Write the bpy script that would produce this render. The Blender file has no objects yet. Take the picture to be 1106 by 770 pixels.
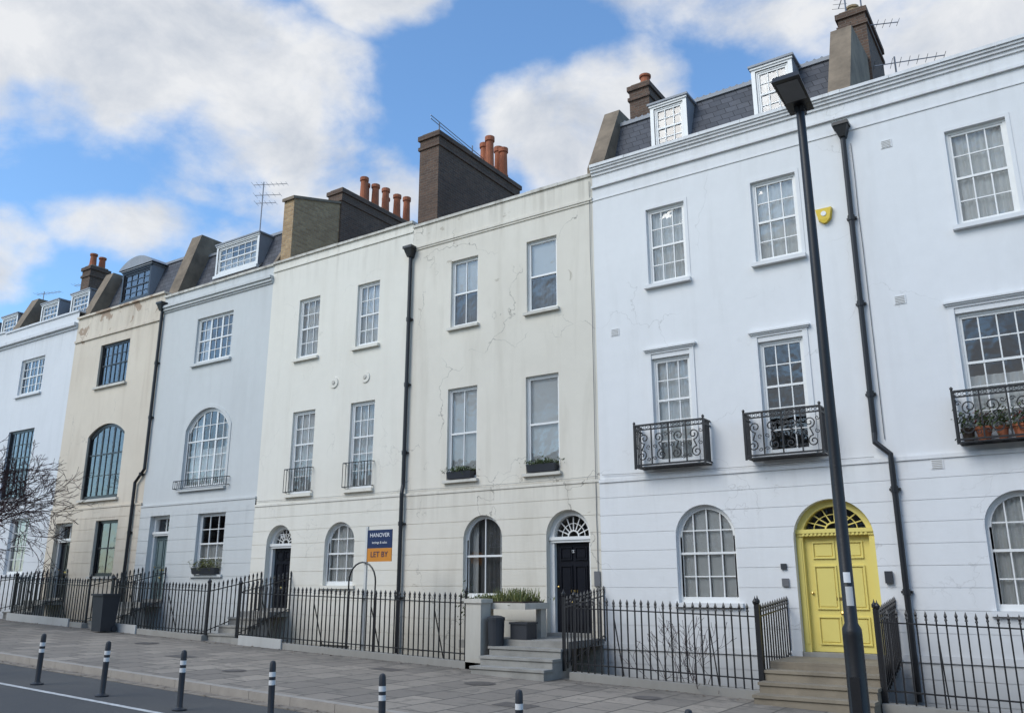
import bpy, math, random
from mathutils import Vector
random.seed(7)
R=random.Random(11)
S=bpy.context.scene
def link(o): S.collection.objects.link(o); return o
def empty(name,loc=(0,0,0)):
    e=bpy.data.objects.new(name,None); link(e); return e
def gz(x): return .108-.031*max(-45,min(15,x))

# ---------------------------------------------------------------- materials
class N:
    def __init__(s,name):
        s.m=bpy.data.materials.new(name); s.m.use_nodes=True; s.t=s.m.node_tree
        s.b=s.t.nodes['Principled BSDF']; s.out=s.t.nodes['Material Output']
    def n(s,ty,**k):
        x=s.t.nodes.new(ty)
        for a,b in k.items(): setattr(x,a,b)
        return x
    def l(s,a,b): s.t.links.new(a,b)
    def pos(s,scale=(1,1,1)):
        g=s.n('ShaderNodeNewGeometry'); v=s.n('ShaderNodeVectorMath',operation='MULTIPLY')
        s.l(g.outputs['Position'],v.inputs[0]); v.inputs[1].default_value=scale; return v.outputs[0]
    def noise(s,scale,vec,detail=4,rough=.55,dist=0):
        x=s.n('ShaderNodeTexNoise'); x.inputs['Scale'].default_value=scale; x.inputs['Detail'].default_value=detail
        x.inputs['Roughness'].default_value=rough; x.inputs['Distortion'].default_value=dist; s.l(vec,x.inputs['Vector']); return x.outputs['Fac']
    def mr(s,v,a,b,c=0,d=1):
        x=s.n('ShaderNodeMapRange'); s.l(v,x.inputs[0])
        for i,q in enumerate((a,b,c,d)): x.inputs[i+1].default_value=q
        return x.outputs[0]
    def mix(s,f,a,b,mode='MIX'):
        x=s.n('ShaderNodeMix',data_type='RGBA',blend_type=mode)
        if isinstance(f,float): x.inputs[0].default_value=f
        else: s.l(f,x.inputs[0])
        for i,q in ((6,a),(7,b)):
            if isinstance(q,tuple): x.inputs[i].default_value=(*q,1)
            else: s.l(q,x.inputs[i])
        return x.outputs[2]
    def math(s,op,a,b=0.):
        x=s.n('ShaderNodeMath',operation=op)
        for i,q in enumerate((a,b)):
            if isinstance(q,(int,float)): x.inputs[i].default_value=q
            else: s.l(q,x.inputs[i])
        return x.outputs[0]
    def bump(s,h,st=.3,d=.01):
        x=s.n('ShaderNodeBump'); x.inputs['Strength'].default_value=st; x.inputs['Distance'].default_value=d
        s.l(h,x.inputs['Height']); s.l(x.outputs[0],s.b.inputs['Normal']); return x
    def set(s,**k):
        for a,b in k.items():
            i=s.b.inputs[a.replace('_',' ')]
            if isinstance(b,tuple): i.default_value=(*b,1)
            elif isinstance(b,(int,float)): i.default_value=b
            else: s.l(b,i)
        return s.m

def stucco(name,col,stain,amt=.35,crack=0.,patch=0.,pcol=(.3,.2,.13)):
    n=N(name)
    p=n.pos(); big=n.noise(.35,p,5,.6)
    st=n.noise(1.,n.pos((2.2,2.2,.22)),6,.65,.4)
    st2=n.noise(1.,n.pos((5.5,5.5,.35)),5,.6,.3)
    c=n.mix(n.mr(big,.35,.7,0,amt*.6),col,stain)
    c=n.mix(n.mr(st,.50,.78,0,amt),c,stain)
    mott=n.noise(3.5,p,6,.7)
    c=n.mix(n.mr(mott,.3,.75,0.,.18),c,tuple(x*.72 for x in col))
    g=n.n('ShaderNodeNewGeometry'); sp=n.n('ShaderNodeSeparateXYZ'); n.l(g.outputs['Position'],sp.inputs[0])
    Z=sp.outputs[2]
    low=n.mr(n.math('ADD',Z,n.math('MULTIPLY',st,1.6)),2.6,.6,0,.6)
    c=n.mix(low,c,tuple(x*.45 for x in stain))
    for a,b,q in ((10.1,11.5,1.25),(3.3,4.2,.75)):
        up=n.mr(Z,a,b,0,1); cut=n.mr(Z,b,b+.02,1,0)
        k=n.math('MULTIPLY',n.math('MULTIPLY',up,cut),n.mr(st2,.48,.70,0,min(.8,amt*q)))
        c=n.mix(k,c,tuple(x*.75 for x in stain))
    if patch:
        pm=n.noise(1.3,n.pos((1,1,1.3)),5,.6,.8)
        hi=n.mr(Z,9.5,11.5,0,.12)
        c=n.mix(n.mr(n.math('ADD',pm,hi),.72-.06*patch,.74-.06*patch,0,.8),c,pcol)
    h=n.noise(30,p,5,.7)
    hb=n.math('ADD',n.math('MULTIPLY',h,.4),n.math('MULTIPLY',big,1.5))
    if crack:
        wv=n.n('ShaderNodeTexVoronoi',feature='DISTANCE_TO_EDGE'); wv.inputs['Scale'].default_value=.36
        nn=n.n('ShaderNodeTexNoise'); nn.inputs['Scale'].default_value=1.6; nn.inputs['Detail'].default_value=5; n.l(p,nn.inputs['Vector'])
        vm=n.n('ShaderNodeVectorMath',operation='MULTIPLY_ADD'); n.l(nn.outputs['Color'],vm.inputs[0]); vm.inputs[1].default_value=(1.3,1.3,1.3); n.l(p,vm.inputs[2])
        n.l(vm.outputs[0],wv.inputs['Vector'])
        line=n.mr(wv.outputs['Distance'],.0,.0045,1,0)
        mask=n.mr(n.noise(.6,p,2),.48,.56)
        k=n.math('MULTIPLY',n.math('MULTIPLY',line,mask),crack)
        c=n.mix(k,c,(.20,.18,.15))
    n.bump(hb,.25,.012)
    return n.set(Base_Color=c,Roughness=.82)

def brick(name,c1,c2,mortar,soot=.4,bw=.225,rh=.075,ms=.01):
    n=N(name)
    g=n.n('ShaderNodeNewGeometry'); sp=n.n('ShaderNodeSeparateXYZ'); n.l(g.outputs['Position'],sp.inputs[0])
    cb=n.n('ShaderNodeCombineXYZ'); n.l(n.math('ADD',sp.outputs[0],sp.outputs[1]),cb.inputs[0]); n.l(sp.outputs[2],cb.inputs[1])
    b=n.n('ShaderNodeTexBrick'); n.l(cb.outputs[0],b.inputs['Vector'])
    b.inputs['Scale'].default_value=1; b.inputs['Brick Width'].default_value=bw; b.inputs['Row Height'].default_value=rh
    b.inputs['Mortar Size'].default_value=ms; b.inputs['Mortar Smooth'].default_value=.3
    b.inputs['Color1'].default_value=(*c1,1); b.inputs['Color2'].default_value=(*c2,1); b.inputs['Mortar'].default_value=(*mortar,1)
    s1=n.noise(.9,g.outputs['Position'],6,.7); s2=n.noise(9,g.outputs['Position'],4,.6)
    c=n.mix(n.mr(s1,.35,.7,0,soot),b.outputs[0],tuple(x*.3 for x in c1))
    c=n.mix(n.mr(s2,.3,.7,0,.4),c,tuple(x*.6 for x in c2))
    n.bump(n.math('ADD',n.math('MULTIPLY',b.outputs['Fac'],-1.),n.math('MULTIPLY',s2,.6)),.6,.012)
    return n.set(Base_Color=c,Roughness=.9)

def plain(name,col,rough=.5,var=.2,scale=4,metal=0,bump=.15,bs=40,dark=.6):
    n=N(name); p=n.pos(); a=n.noise(scale,p,5,.65)
    c=n.mix(n.mr(a,.35,.75,0,var),col,tuple(x*dark for x in col))
    n.bump(n.noise(bs,p,3),bump,.004)
    return n.set(Base_Color=c,Roughness=rough,Metallic=metal)

M={}
M['white']=stucco('white_stucco',(.755,.75,.74),(.55,.54,.515),.28,crack=.3)
M['white7']=stucco('white_stucco_b',(.735,.735,.735),(.54,.535,.52),.27,crack=.2)
M['cream5']=stucco('cream_stucco_worn',(.725,.675,.58),(.48,.43,.345),.50,crack=.9,patch=.3,pcol=(.44,.39,.31))
M['cream4']=stucco('cream_stucco',(.775,.735,.645),(.57,.52,.425),.34,crack=.25)
M['grey3']=stucco('grey_stucco',(.60,.61,.595),(.45,.455,.44),.34)
M['tan2']=stucco('tan_stucco',(.69,.61,.495),(.44,.36,.27),.52,crack=.5,patch=.45)
M['white1']=stucco('pale_stucco',(.70,.71,.72),(.49,.50,.50),.3)
M['render']=stucco('stone_trim',(.66,.63,.56),(.32,.285,.23),.75)
M['plinth']=stucco('plinth_stone',(.46,.44,.40),(.22,.20,.17),.7)
M['plinthw']=stucco('painted_plinth',(.66,.655,.63),(.36,.34,.30),.7)
M['brickdark']=brick('sooty_brick',(.18,.105,.068),(.10,.062,.046),(.18,.15,.12),.5)
M['brickstock']=brick('stock_brick',(.56,.38,.20),(.38,.24,.12),(.40,.33,.24),.35)
M['brickopp']=brick('yellow_stock_brick',(.35,.27,.18),(.26,.19,.12),(.30,.27,.22),.3)
M['slate']=brick('slate',(.08,.083,.095),(.13,.133,.15),(.03,.03,.035),.35,.28,.17,.008)
M['lead']=plain('lead_sheet',(.28,.295,.32),.55,.5,2)
M['stonecap']=plain('weathered_stone',(.26,.20,.14),.9,.8,2,dark=.35,bump=.5,bs=15)
M['wframe']=plain('white_gloss_paint',(.77,.765,.74),.35,.2,3)
M['kframe']=plain('black_gloss_paint',(.018,.018,.02),.3,.3,3)
M['bframe']=plain('brown_frame_paint',(.10,.085,.07),.4,.3,3)
M['iron']=plain('black_iron',(.012,.012,.014),.42,.5,6,bump=.4)
M['door_k']=plain('black_door_paint',(.012,.013,.018),.22,.2,2)
M['door_y']=plain('yellow_door_paint',(.76,.63,.18),.42,.25,1.5,dark=.82)
M['door_g']=plain('grey_green_door_paint',(.16,.21,.21),.35,.2,2)
M['brass']=plain('brass',(.6,.42,.15),.3,.2,5,metal=1)
M['terra']=plain('terracotta',(.40,.13,.06),.85,.7,2.5,dark=.45)
M['buffpot']=plain('buff_pot',(.42,.30,.17),.85,.6,2.5,dark=.5)
M['curtain']=plain('net_curtain',(.86,.86,.84),.9,.22,2,dark=.78)
M['blind']=plain('roller_blind',(.74,.74,.72),.85,.15,1)
M['notice']=plain('notice_paper',(.60,.60,.585),.8,.15,1)
M['cgrey']=plain('grey_curtain',(.20,.20,.20),.9,.2,2)
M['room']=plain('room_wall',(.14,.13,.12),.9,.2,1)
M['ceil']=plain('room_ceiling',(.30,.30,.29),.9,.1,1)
M['steps']=plain('worn_step_stone',(.27,.225,.165),.85,.75,1.6,dark=.45,bump=.5,bs=18)
M['stepsg']=plain('grey_step_stone',(.33,.315,.285),.85,.75,1.6,dark=.45,bump=.5,bs=18)
M['plasticbin']=plain('bin_plastic',(.03,.033,.04),.5,.3,3)
M['bark']=plain('bark',(.08,.055,.045),.95,.7,5,dark=.5,bump=.8,bs=25)
M['twig']=plain('twig',(.055,.028,.027),.95,.6,5)
M['concrete']=plain('area_concrete',(.28,.265,.24),.9,.7,1,dark=.5,bump=.4)
M['navy']=plain('navy_board',(.015,.03,.09),.4,.1,3)
M['orange']=plain('orange_board',(.62,.24,.03),.4,.1,3)
M['wtext']=plain('white_lettering',(.8,.8,.8),.5,.0,3)
M['ktext']=plain('dark_lettering',(.05,.05,.06),.5,.0,3)
M['refl']=plain('white_reflective_band',(.75,.75,.74),.4,.2,8)
M['alarmy']=plain('yellow_plastic',(.72,.50,.03),.4,.15,8)
M['post']=plain('post_wood_white',(.65,.64,.6),.6,.3,5)
M['alu']=plain('aerial_metal',(.22,.22,.23),.4,.2,5,metal=.6)
M['soil']=plain('soil',(.05,.035,.025),.95,.5,9)
M['whitemark']=plain('worn_white_line',(.62,.62,.60),.7,.75,7,dark=.35)
M['granite']=plain('granite_kerb',(.37,.33,.285),.8,.6,3,dark=.6,bump=.5,bs=30)
M['gutter']=plain('gutter_setts',(.28,.235,.185),.85,.8,5,dark=.45,bump=.6,bs=20)
M['cast']=plain('cast_iron_cover',(.11,.095,.085),.6,.6,9,dark=.5,bump=.6,bs=60)
def leafm(name,c):
    n=N(name); a=n.noise(6,n.pos(),4); return n.set(Base_Color=n.mix(n.mr(a,.35,.65),c,tuple(x*.35 for x in c)),Roughness=.7)
M['leaf']=leafm('leaves',(.085,.12,.035)); M['leafy']=leafm('pale_leaves',(.17,.18,.05)); M['flower']=leafm('red_flowers',(.35,.05,.04)); M['deadleaf']=leafm('fallen_leaves',(.14,.09,.045))
# glass
n=N('window_glass'); g=n.n('ShaderNodeBsdfGlossy'); g.inputs['Roughness'].default_value=.015; g.inputs['Color'].default_value=(.95,.97,1,1)
t=n.n('ShaderNodeBsdfTransparent'); t.inputs['Color'].default_value=(.95,.96,.955,1)
fr=n.n('ShaderNodeFresnel'); fr.inputs['IOR'].default_value=1.5
mx=n.n('ShaderNodeMixShader'); n.l(n.mr(fr.outputs[0],0,1,.03,1.8),mx.inputs[0]); n.l(t.outputs[0],mx.inputs[1]); n.l(g.outputs[0],mx.inputs[2])
bp=n.n('ShaderNodeBump'); bp.inputs['Strength'].default_value=.5; bp.inputs['Distance'].default_value=.014
n.l(n.noise(2.6,n.pos(),2),bp.inputs['Height']); n.l(bp.outputs[0],g.inputs['Normal']); n.l(mx.outputs[0],n.out.inputs[0]); M['glass']=n.m
# pavement
def paving(name,c1,c2,mort,bw,rh,ms):
    n=N(name); p=n.pos(); b=n.n('ShaderNodeTexBrick')
    sp=n.n('ShaderNodeSeparateXYZ'); n.l(p,sp.inputs[0]); cb=n.n('ShaderNodeCombineXYZ'); n.l(sp.outputs[1],cb.inputs[0]); n.l(sp.outputs[0],cb.inputs[1]); n.l(cb.outputs[0],b.inputs['Vector'])
    b.inputs['Scale'].default_value=1; b.inputs['Brick Width'].default_value=bw; b.inputs['Row Height'].default_value=rh; b.inputs['Mortar Size'].default_value=ms
    b.inputs['Mortar Smooth'].default_value=.4
    b.inputs['Color1'].default_value=(*c1,1); b.inputs['Color2'].default_value=(*c2,1); b.inputs['Mortar'].default_value=(*mort,1)
    s1=n.noise(.7,p,6,.65); s2=n.noise(14,p,5,.7); s3=n.noise(2.2,p,6,.7,1.2)
    c=n.mix(n.mr(s1,.35,.7,0,.55),b.outputs[0],tuple(x*.55 for x in c1))
    c=n.mix(n.mr(s2,.45,.75,0,.45),c,tuple(x*.5 for x in c1))
    c=n.mix(n.mr(s3,.54,.62,0,.5),c,(.12,.108,.09))
    near=n.math('MULTIPLY',n.mr(sp.outputs[1],-3.0,-1.8,0,.8),n.mr(s3,.35,.6)); c=n.mix(near,c,(.09,.08,.065))
    gum=n.n('ShaderNodeTexVoronoi'); gum.inputs['Scale'].default_value=3.2; n.l(p,gum.inputs['Vector'])
    c=n.mix(n.mr(gum.outputs['Distance'],.07,.10,.5,0),c,(.10,.09,.08))
    n.bump(n.math('ADD',n.math('MULTIPLY',b.outputs['Fac'],-1.),n.math('MULTIPLY',s2,.5)),.6,.01)
    return n.set(Base_Color=c,Roughness=.85)
M['paving']=paving('paving_slabs',(.345,.295,.24),(.20,.173,.145),(.065,.058,.048),.75,.6,.02)
n=N('asphalt'); p=n.pos(); a=n.noise(60,p,4,.8); b_=n.noise(.5,p,6,.6); n.bump(a,.7,.008)
c=n.mix(n.mr(a,.3,.7),(.045,.045,.047),(.095,.093,.09)); c=n.mix(n.mr(b_,.4,.65,0,.5),c,(.105,.10,.09)); M['asphalt']=n.set(Base_Color=c,Roughness=.85)
n=N('earth'); p=n.pos(); M['earth']=n.set(Base_Color=n.mix(n.noise(.4,p,6),(.09,.085,.07),(.16,.15,.13)),Roughness=.95)

# ---------------------------------------------------------------- mesh builder
class MB:
    def __init__(s): s.v=[];s.f=[];s.mi=[];s.mats=[]
    def mat(s,k):
        if k not in s.mats: s.mats.append(k)
        return s.mats.index(k)
    def poly(s,pts,k):
        b=len(s.v); s.v+= [tuple(p) for p in pts]; s.f.append(tuple(range(b,b+len(pts)))); s.mi.append(s.mat(k))
    def hexa(s,p,k):
        b=len(s.v); s.v+=[tuple(q) for q in p]; m=s.mat(k)
        for f in ((3,2,1,0),(4,5,6,7),(0,1,5,4),(1,2,6,5),(2,3,7,6),(3,0,4,7)):
            s.f.append(tuple(b+i for i in f)); s.mi.append(m)
    def box(s,x0,x1,y0,y1,z0,z1,k):
        s.hexa([(x0,y0,z0),(x1,y0,z0),(x1,y1,z0),(x0,y1,z0),(x0,y0,z1),(x1,y0,z1),(x1,y1,z1),(x0,y1,z1)],k)
    def slope(s,x0,x1,y0,y1,o0,o1,k,gf=gz):
        xs=[x0]+[q for q in (-45,15) if x0<q<x1]+[x1]
        for a,b in zip(xs,xs[1:]):
            A,B=gf(a),gf(b)
            s.hexa([(a,y0,A+o0),(b,y0,B+o0),(b,y1,B+o0),(a,y1,A+o0),(a,y0,A+o1),(b,y0,B+o1),(b,y1,B+o1),(a,y1,A+o1)],k)
    def prismx(s,yz,x0,x1,k):
        n_=len(yz); b=len(s.v); m=s.mat(k)
        s.v+=[(x0,y,z) for y,z in yz]+[(x1,y,z) for y,z in yz]
        for i in range(n_):
            j=(i+1)%n_; s.f.append((b+i,b+j,b+n_+j,b+n_+i)); s.mi.append(m)
        s.f.append(tuple(b+i for i in range(n_))[::-1]); s.mi.append(m); s.f.append(tuple(b+n_+i for i in range(n_))); s.mi.append(m)
    def tube(s,pts,r,k,n=6,cap=True):
        pts=[Vector(p) for p in pts]; m=s.mat(k)
        rs=r if isinstance(r,(list,tuple)) else [r]*len(pts)
        prev=None; rings=[]
        for i,p in enumerate(pts):
            d=(pts[min(i+1,len(pts)-1)]-pts[max(i-1,0)])
            if d.length<1e-9: d=Vector((0,0,1))
            d.normalize()
            if prev is None: a=Vector((1,0,0)) if abs(d.x)<.9 else Vector((0,1,0))
            else: a=prev
            a=(a-d*a.dot(d)); a.normalize(); prev=a; c=d.cross(a)
            b=len(s.v); rings.append(b)
            for j in range(n):
                t=2*math.pi*(j+.5)/n; s.v.append(tuple(p+(a*math.cos(t)+c*math.sin(t))*rs[i]))
        for i in range(len(rings)-1):
            for j in range(n):
                s.f.append((rings[i]+j,rings[i]+(j+1)%n,rings[i+1]+(j+1)%n,rings[i+1]+j)); s.mi.append(m)
        if cap:
            s.f.append(tuple(rings[0]+j for j in range(n))[::-1]); s.mi.append(m)
            s.f.append(tuple(rings[-1]+j for j in range(n))); s.mi.append(m)
    def lathe(s,x,y,prof,k,n=12):
        s.tube([(x,y,z) for r,z in prof],[max(r,.001) for r,z in prof],k,n)
    def build(s,name,parent=None,smooth=False):
        me=bpy.data.meshes.new(name); me.from_pydata(s.v,[],s.f)
        for k in s.mats: me.materials.append(M[k])
        me.polygons.foreach_set('material_index',s.mi)
        if smooth: me.polygons.foreach_set('use_smooth',[True]*len(s.f))
        me.update(); o=bpy.data.objects.new(name,me); link(o)
        if parent: o.parent=parent
        if smooth:
            try: me.set_sharp_from_angle(angle=math.radians(40))
            except Exception: pass
        return o

class O:
    def __init__(s,x0,x1,z0,z1,rise=0):
        s.x0,s.x1,s.z0,s.z1,s.rise=x0,x1,z0,z1,rise; s.c=(x0+x1)/2; s.h=(x1-x0)/2
        if rise: s.R=(s.h**2+rise**2)/(2*rise); s.cz=z1-s.R
    def hw(s,z):
        if not s.rise or z<=s.z1-s.rise+1e-6: return s.h
        q=s.R**2-(z-s.cz)**2
        return min(s.h,math.sqrt(max(q,0)))
    def top(s,x):
        if not s.rise: return s.z1
        q=s.R**2-(x-s.c)**2
        return s.cz+math.sqrt(max(q,0))
    def ins(s,d): return O(s.x0+d,s.x1-d,s.z0+d,s.z1-d,max(s.rise-d*(.0 if s.rise<s.h*.7 else 1),0.01) if s.rise else 0)
    def outline(s,n=16):
        if not s.rise: return [(s.x0,s.z0),(s.x0,s.z1),(s.x1,s.z1),(s.x1,s.z0)]
        a0=math.asin(min(1,s.h/s.R))
        if s.rise>s.h-1e-6 and s.rise>=s.R: a0=math.pi/2
        return [(s.x0,s.z0)]+[(s.c+s.R*math.sin(-a0+2*a0*i/n),s.cz+s.R*math.cos(-a0+2*a0*i/n)) for i in range(n+1)]+[(s.x1,s.z0)]
    def zs(s):
        r=[s.z0,s.z1]
        if s.rise:
            zz=s.z1-s.rise; r+=[zz+s.rise*math.sin(math.pi/2*i/10) for i in range(10)]
        return r

def facade(mb,X0,X1,zb,zt,ops,k,zstr=None,groove=.36,gw=.013):
    bl=-.03 if zstr else 0
    br={zb,zt}
    for o in ops: br|={round(z,4) for z in o.zs()}
    gs=[]
    if zstr:
        z=zstr-groove
        while z>zb+.1: gs.append(z); z-=groove
        for g_ in gs: br|={round(g_,4),round(g_+gw,4)}
        br.add(zstr)
    br=sorted(z for z in br if zb<=z<=zt)
    b2=[br[0]]
    for z in br[1:]:
        if z-b2[-1]>.0015: b2.append(z)
    br=b2; prevy=None
    for a,b in zip(br,br[1:]):
        m=(a+b)/2
        y=0.
        if zstr and m<zstr:
            y=bl
            if any(g_-.001<m<g_+gw+.001 for g_ in gs): y=bl+.010
        act=sorted([o for o in ops if o.z0<m<o.z1],key=lambda o:o.c)
        ea=[X0];eb=[X0]
        for o in act:
            ha,hb=o.hw(a),o.hw(b)
            if abs(b-o.z1)<.003 and o.rise: hb=0
            ea+=[o.c-ha,o.c+ha]; eb+=[o.c-hb,o.c+hb]
        ea.append(X1);eb.append(X1)
        for i in range(0,len(ea),2):
            mb.poly([(ea[i],y,a),(ea[i+1],y,a),(eb[i+1],y,b),(eb[i],y,b)],k)
            if prevy is not None and abs(prevy-y)>1e-5:
                mb.poly([(ea[i],prevy,a),(ea[i+1],prevy,a),(ea[i+1],y,a),(ea[i],y,a)],k)
        prevy=y
def reveal(mb,o,y0,y1,k):
    ol=o.outline()
    for (xa,za),(xb,zb_) in zip(ol,ol[1:]+ol[:1]):
        mb.poly([(xa,y0,za),(xb,y0,zb_),(xb,y1,zb_),(xa,y1,za)],k)
def band(mb,o,i,y0,y1,k,skipbottom=False):
    A=o.outline();B=i.outline(); n_=len(A)
    for j in range(n_ - (1 if skipbottom else 0)):
        q=(j+1)%n_
        a,b,c,d=A[j],A[q],B[q],B[j]
        for y in (y0,y1): mb.poly([(a[0],y,a[1]),(b[0],y,b[1]),(c[0],y,c[1]),(d[0],y,d[1])],k)
        for (p,r_) in ((a,b),(d,c)): mb.poly([(p[0],y0,p[1]),(r_[0],y0,r_[1]),(r_[0],y1,r_[1]),(p[0],y1,p[1])],k)
def curtain(mb,x0,x1,z0,z1,y,k,fold=.017,per=.11):
    n_=max(8,int((x1-x0)/.02)); ph=R.random()*6; per*=R.uniform(.8,1.4)
    pr=None
    for i in range(n_+1):
        x=x0+(x1-x0)*i/n_; dy=fold*(math.sin(x/per*6.28+ph)+.5*math.sin(x/per*2.9+ph*2)+.5*math.sin(x/per*1.3+ph*3))
        c_=(x,y+dy)
        if pr: mb.poly([(pr[0],pr[1],z0),(c_[0],c_[1],z0),(c_[0],c_[1],z1),(pr[0],pr[1],z1)],k)
        pr=c_
def sash(par,o,cols,ru,rl,fm='wframe',y=.07,fw=.05,cur=None,split=.5,mull=0,name='sash_window',bar=.011):
    mb=MB(); i=o.ins(fw)
    band(mb,o,i,y,y+.11,fm)
    zm=i.z0+(i.z1-i.z0)*split
    e=.004
    mb.box(i.x0-e,i.x1+e,y+.012,y+.075,i.z0-e,i.z0+.055,fm)
    hw=i.hw(zm); mb.box(i.c-hw-e,i.c+hw+e,y+.014,y+.078,zm-.022,zm+.022,fm)
    for sx in (-1,1):
        xx=i.c+sx*(i.h-.018); zt=i.top(xx)
        if i.rise: zt=min(zt,i.z1-i.rise)
        mb.box(xx-.02,xx+.02,y+.016,y+.07,i.z0+.05,zt-e,fm)
    if not i.rise: mb.box(i.x0+.04,i.x1-.04,y+.016,y+.07,i.z1-.04,i.z1+e,fm)
    else: band(mb,i,i.ins(.035),y+.016,y+.07,fm,True)
    for c in range(1,cols):
        x=i.x0+(i.x1-i.x0)*c/cols
        w=bar
        if mull and c%mull==0: w=.035
        mb.box(x-w,x+w,y+.024,y+.062,i.z0+.05,i.top(x)-.02,fm)
    for za,zb_,r_ in ((i.z0,zm,rl),(zm,i.z1,ru)):
        for j in range(1,r_):
            z=za+(zb_-za)*j/r_; h=i.hw(z); mb.box(i.c-h+.02,i.c+h-.02,y+.028,y+.058,z-bar,z+bar,fm)
    mb.poly([(a,y+.044,b) for a,b in i.outline()][::-1],'glass')
    if cur:
        yy=y+.145; a,b,c,d=i.x0,i.x1,i.z0,i.z1
        H=d-c;W_=b-a
        for q in cur.split('+'):
            if q=='net': curtain(mb,a-.1,b+.1,c-.1,d+.1,yy,'curtain')
            if q=='grey': curtain(mb,a-.1,b+.1,c-.1,d+.1,yy+.12,'cgrey')
            if q=='blind': mb.box(a-.05,b+.05,yy-.03,yy-.026,c+H*.10,d+.1,'blind')
            if q=='half': mb.box(a-.05,b+.05,yy-.03,yy-.026,c+H*.5,d+.1,'blind')
            if q=='top': mb.box(a-.05,b+.05,yy-.03,yy-.026,c+H*.78,d+.1,'blind')
            if q=='side':
                curtain(mb,a-.1,a+W_*.2,c-.1,d+.1,yy+.05,'curtain'); curtain(mb,b-W_*.2,b+.1,c-.1,d+.1,yy+.05,'curtain')
            if q=='draw':
                curtain(mb,a-.1,a+W_*.46,c-.1,d+.1,yy+.02,'curtain',.025); curtain(mb,b-W_*.50,b+.1,c-.1,d+.1,yy+.06,'curtain',.025)
            if q=='low': curtain(mb,a-.1,b+.1,c-.1,c+H*.5,yy,'curtain')
            if q=='shut':
                for s_ in range(4):
                    mb.box(a+W_*s_/4+.01,a+W_*(s_+1)/4-.01,yy-.03,yy,c-.05,d+.05,'curtain')
    return mb.build(name,par)
def sill(mb,o,k,out=.10,th=.08,ex=.08):
    mb.box(o.x0-ex,o.x1+ex,-out,.12,o.z0-th,o.z0-.002,k)
def text(par,body,size,loc,mat,name,rot=(math.pi/2,0,0)):
    c=bpy.data.curves.new(name,'FONT'); c.body=body; c.size=size; c.extrude=.002; c.align_x='CENTER'; c.align_y='CENTER'
    c.materials.append(M[mat]); o=bpy.data.objects.new(name,c); o.location=loc; o.rotation_euler=rot; link(o); o.parent=par; return o

def door(par,o,zt,leafk,framek,y=.22,panels='6',pil=.12):
    mb=MB(); i=O(o.x0+pil,o.x1-pil,o.z0,o.z1-pil,(o.rise-pil if o.rise else 0))
    band(mb,o,i,y-.10,y+.05,framek,True)
    mb.box(o.x0-.0+.01,o.x1-.01,y-.15,y+.04,zt,zt+.07,framek); mb.box(o.x0+.03,o.x1-.03,y-.125,y+.04,zt-.05,zt,framek)
    if framek=='door_y':
        nd=16
        for j in range(nd): 
            xx=i.x0+(i.x1-i.x0)*(j+.5)/nd; mb.box(xx-.018,xx+.018,y-.145,y-.124,zt-.045,zt-.004,framek)
        for sx in (i.x0-.06,i.x1+.06): mb.box(sx-.035,sx+.035,y-.115,y-.099,o.z0+.15,zt-.1,framek)
    a,b,c,d=i.x0,i.x1,o.z0+.02,zt-.05
    mb.box(a-.005,b+.005,y,y+.05,c,d,leafk)
    W_=b-a;H=d-c
    rows=[(.06,.30),(.36,.74),(.80,.95)] if panels=='6' else [(.06,.42),(.50,.95)]
    for z0,z1 in rows:
        for x0,x1 in ((.12,.46),(.54,.88)):
            X0,X1,Z0,Z1=a+W_*x0,a+W_*x1,c+H*z0,c+H*z1
            t=.024
            for q in ((X0,X1,Z0,Z0+t),(X0,X1,Z1-t,Z1)): mb.box(q[0],q[1],y-.03,y+.01,q[2],q[3],leafk)
            for q in ((X0,X0+t),(X1-t,X1)): mb.box(q[0],q[1],y-.028,y+.01,Z0+t,Z1-t,leafk)
            mb.box(X0+.05,X1-.05,y-.015,y+.01,Z0+.05,Z1-.05,leafk)
    mb.box(a+W_*.38,a+W_*.62,y-.012,y,c+H*.44,c+H*.44+.05,'brass')
    mb.lathe(a+W_*.5,y-.05,[(.03,c+H*.33-.03),(.04,c+H*.33),(.03,c+H*.33+.03)],'brass',8)
    mb.lathe(a+W_*.07,y-.03,[(.015,c+H*.5-.02),(.025,c+H*.5),(.015,c+H*.5+.02)],'brass',8)
    zf=zt+.07
    if o.rise:
        f=O(i.x0,i.x1,zf,i.z1,i.rise)
        mb.poly([(p_,y+.02,q) for p_,q in f.outline()][::-1],'glass')
        cz=zf+.0; cx=f.c
        r0=f.h*.3
        def ring(r,t):
            pts=[(cx+r*math.cos(math.pi*j/14),y+.0,cz+r*math.sin(math.pi*j/14)*min(1,(f.z1-zf)/f.h)) for j in range(15)]
            mb.tube(pts,t,framek,4)
        ring(r0,.018); ring(f.h*.66,.010)
        for j in range(1,8):
            an=math.pi*j/8; k=min(1,(f.z1-zf)/f.h)
            mb.tube([(cx+r0*math.cos(an),y,cz+r0*math.sin(an)*k),(cx+f.h*.98*math.cos(an),y,cz+f.h*.98*math.sin(an)*k)],.014,framek,4)
    else:
        mb.poly([(i.x0,y+.02,zf),(i.x1,y+.02,zf),(i.x1,y+.02,i.z1),(i.x0,y+.02,i.z1)],'glass')
        mb.box(i.c-.015,i.c+.015,y-.0,y+.03,zf,i.z1,framek)
    mb.box(o.x0,o.x1,-.04,y+.05,o.z0-.09,o.z0+.012,'stepsg')
    return mb.build('front_door',par)

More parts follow.
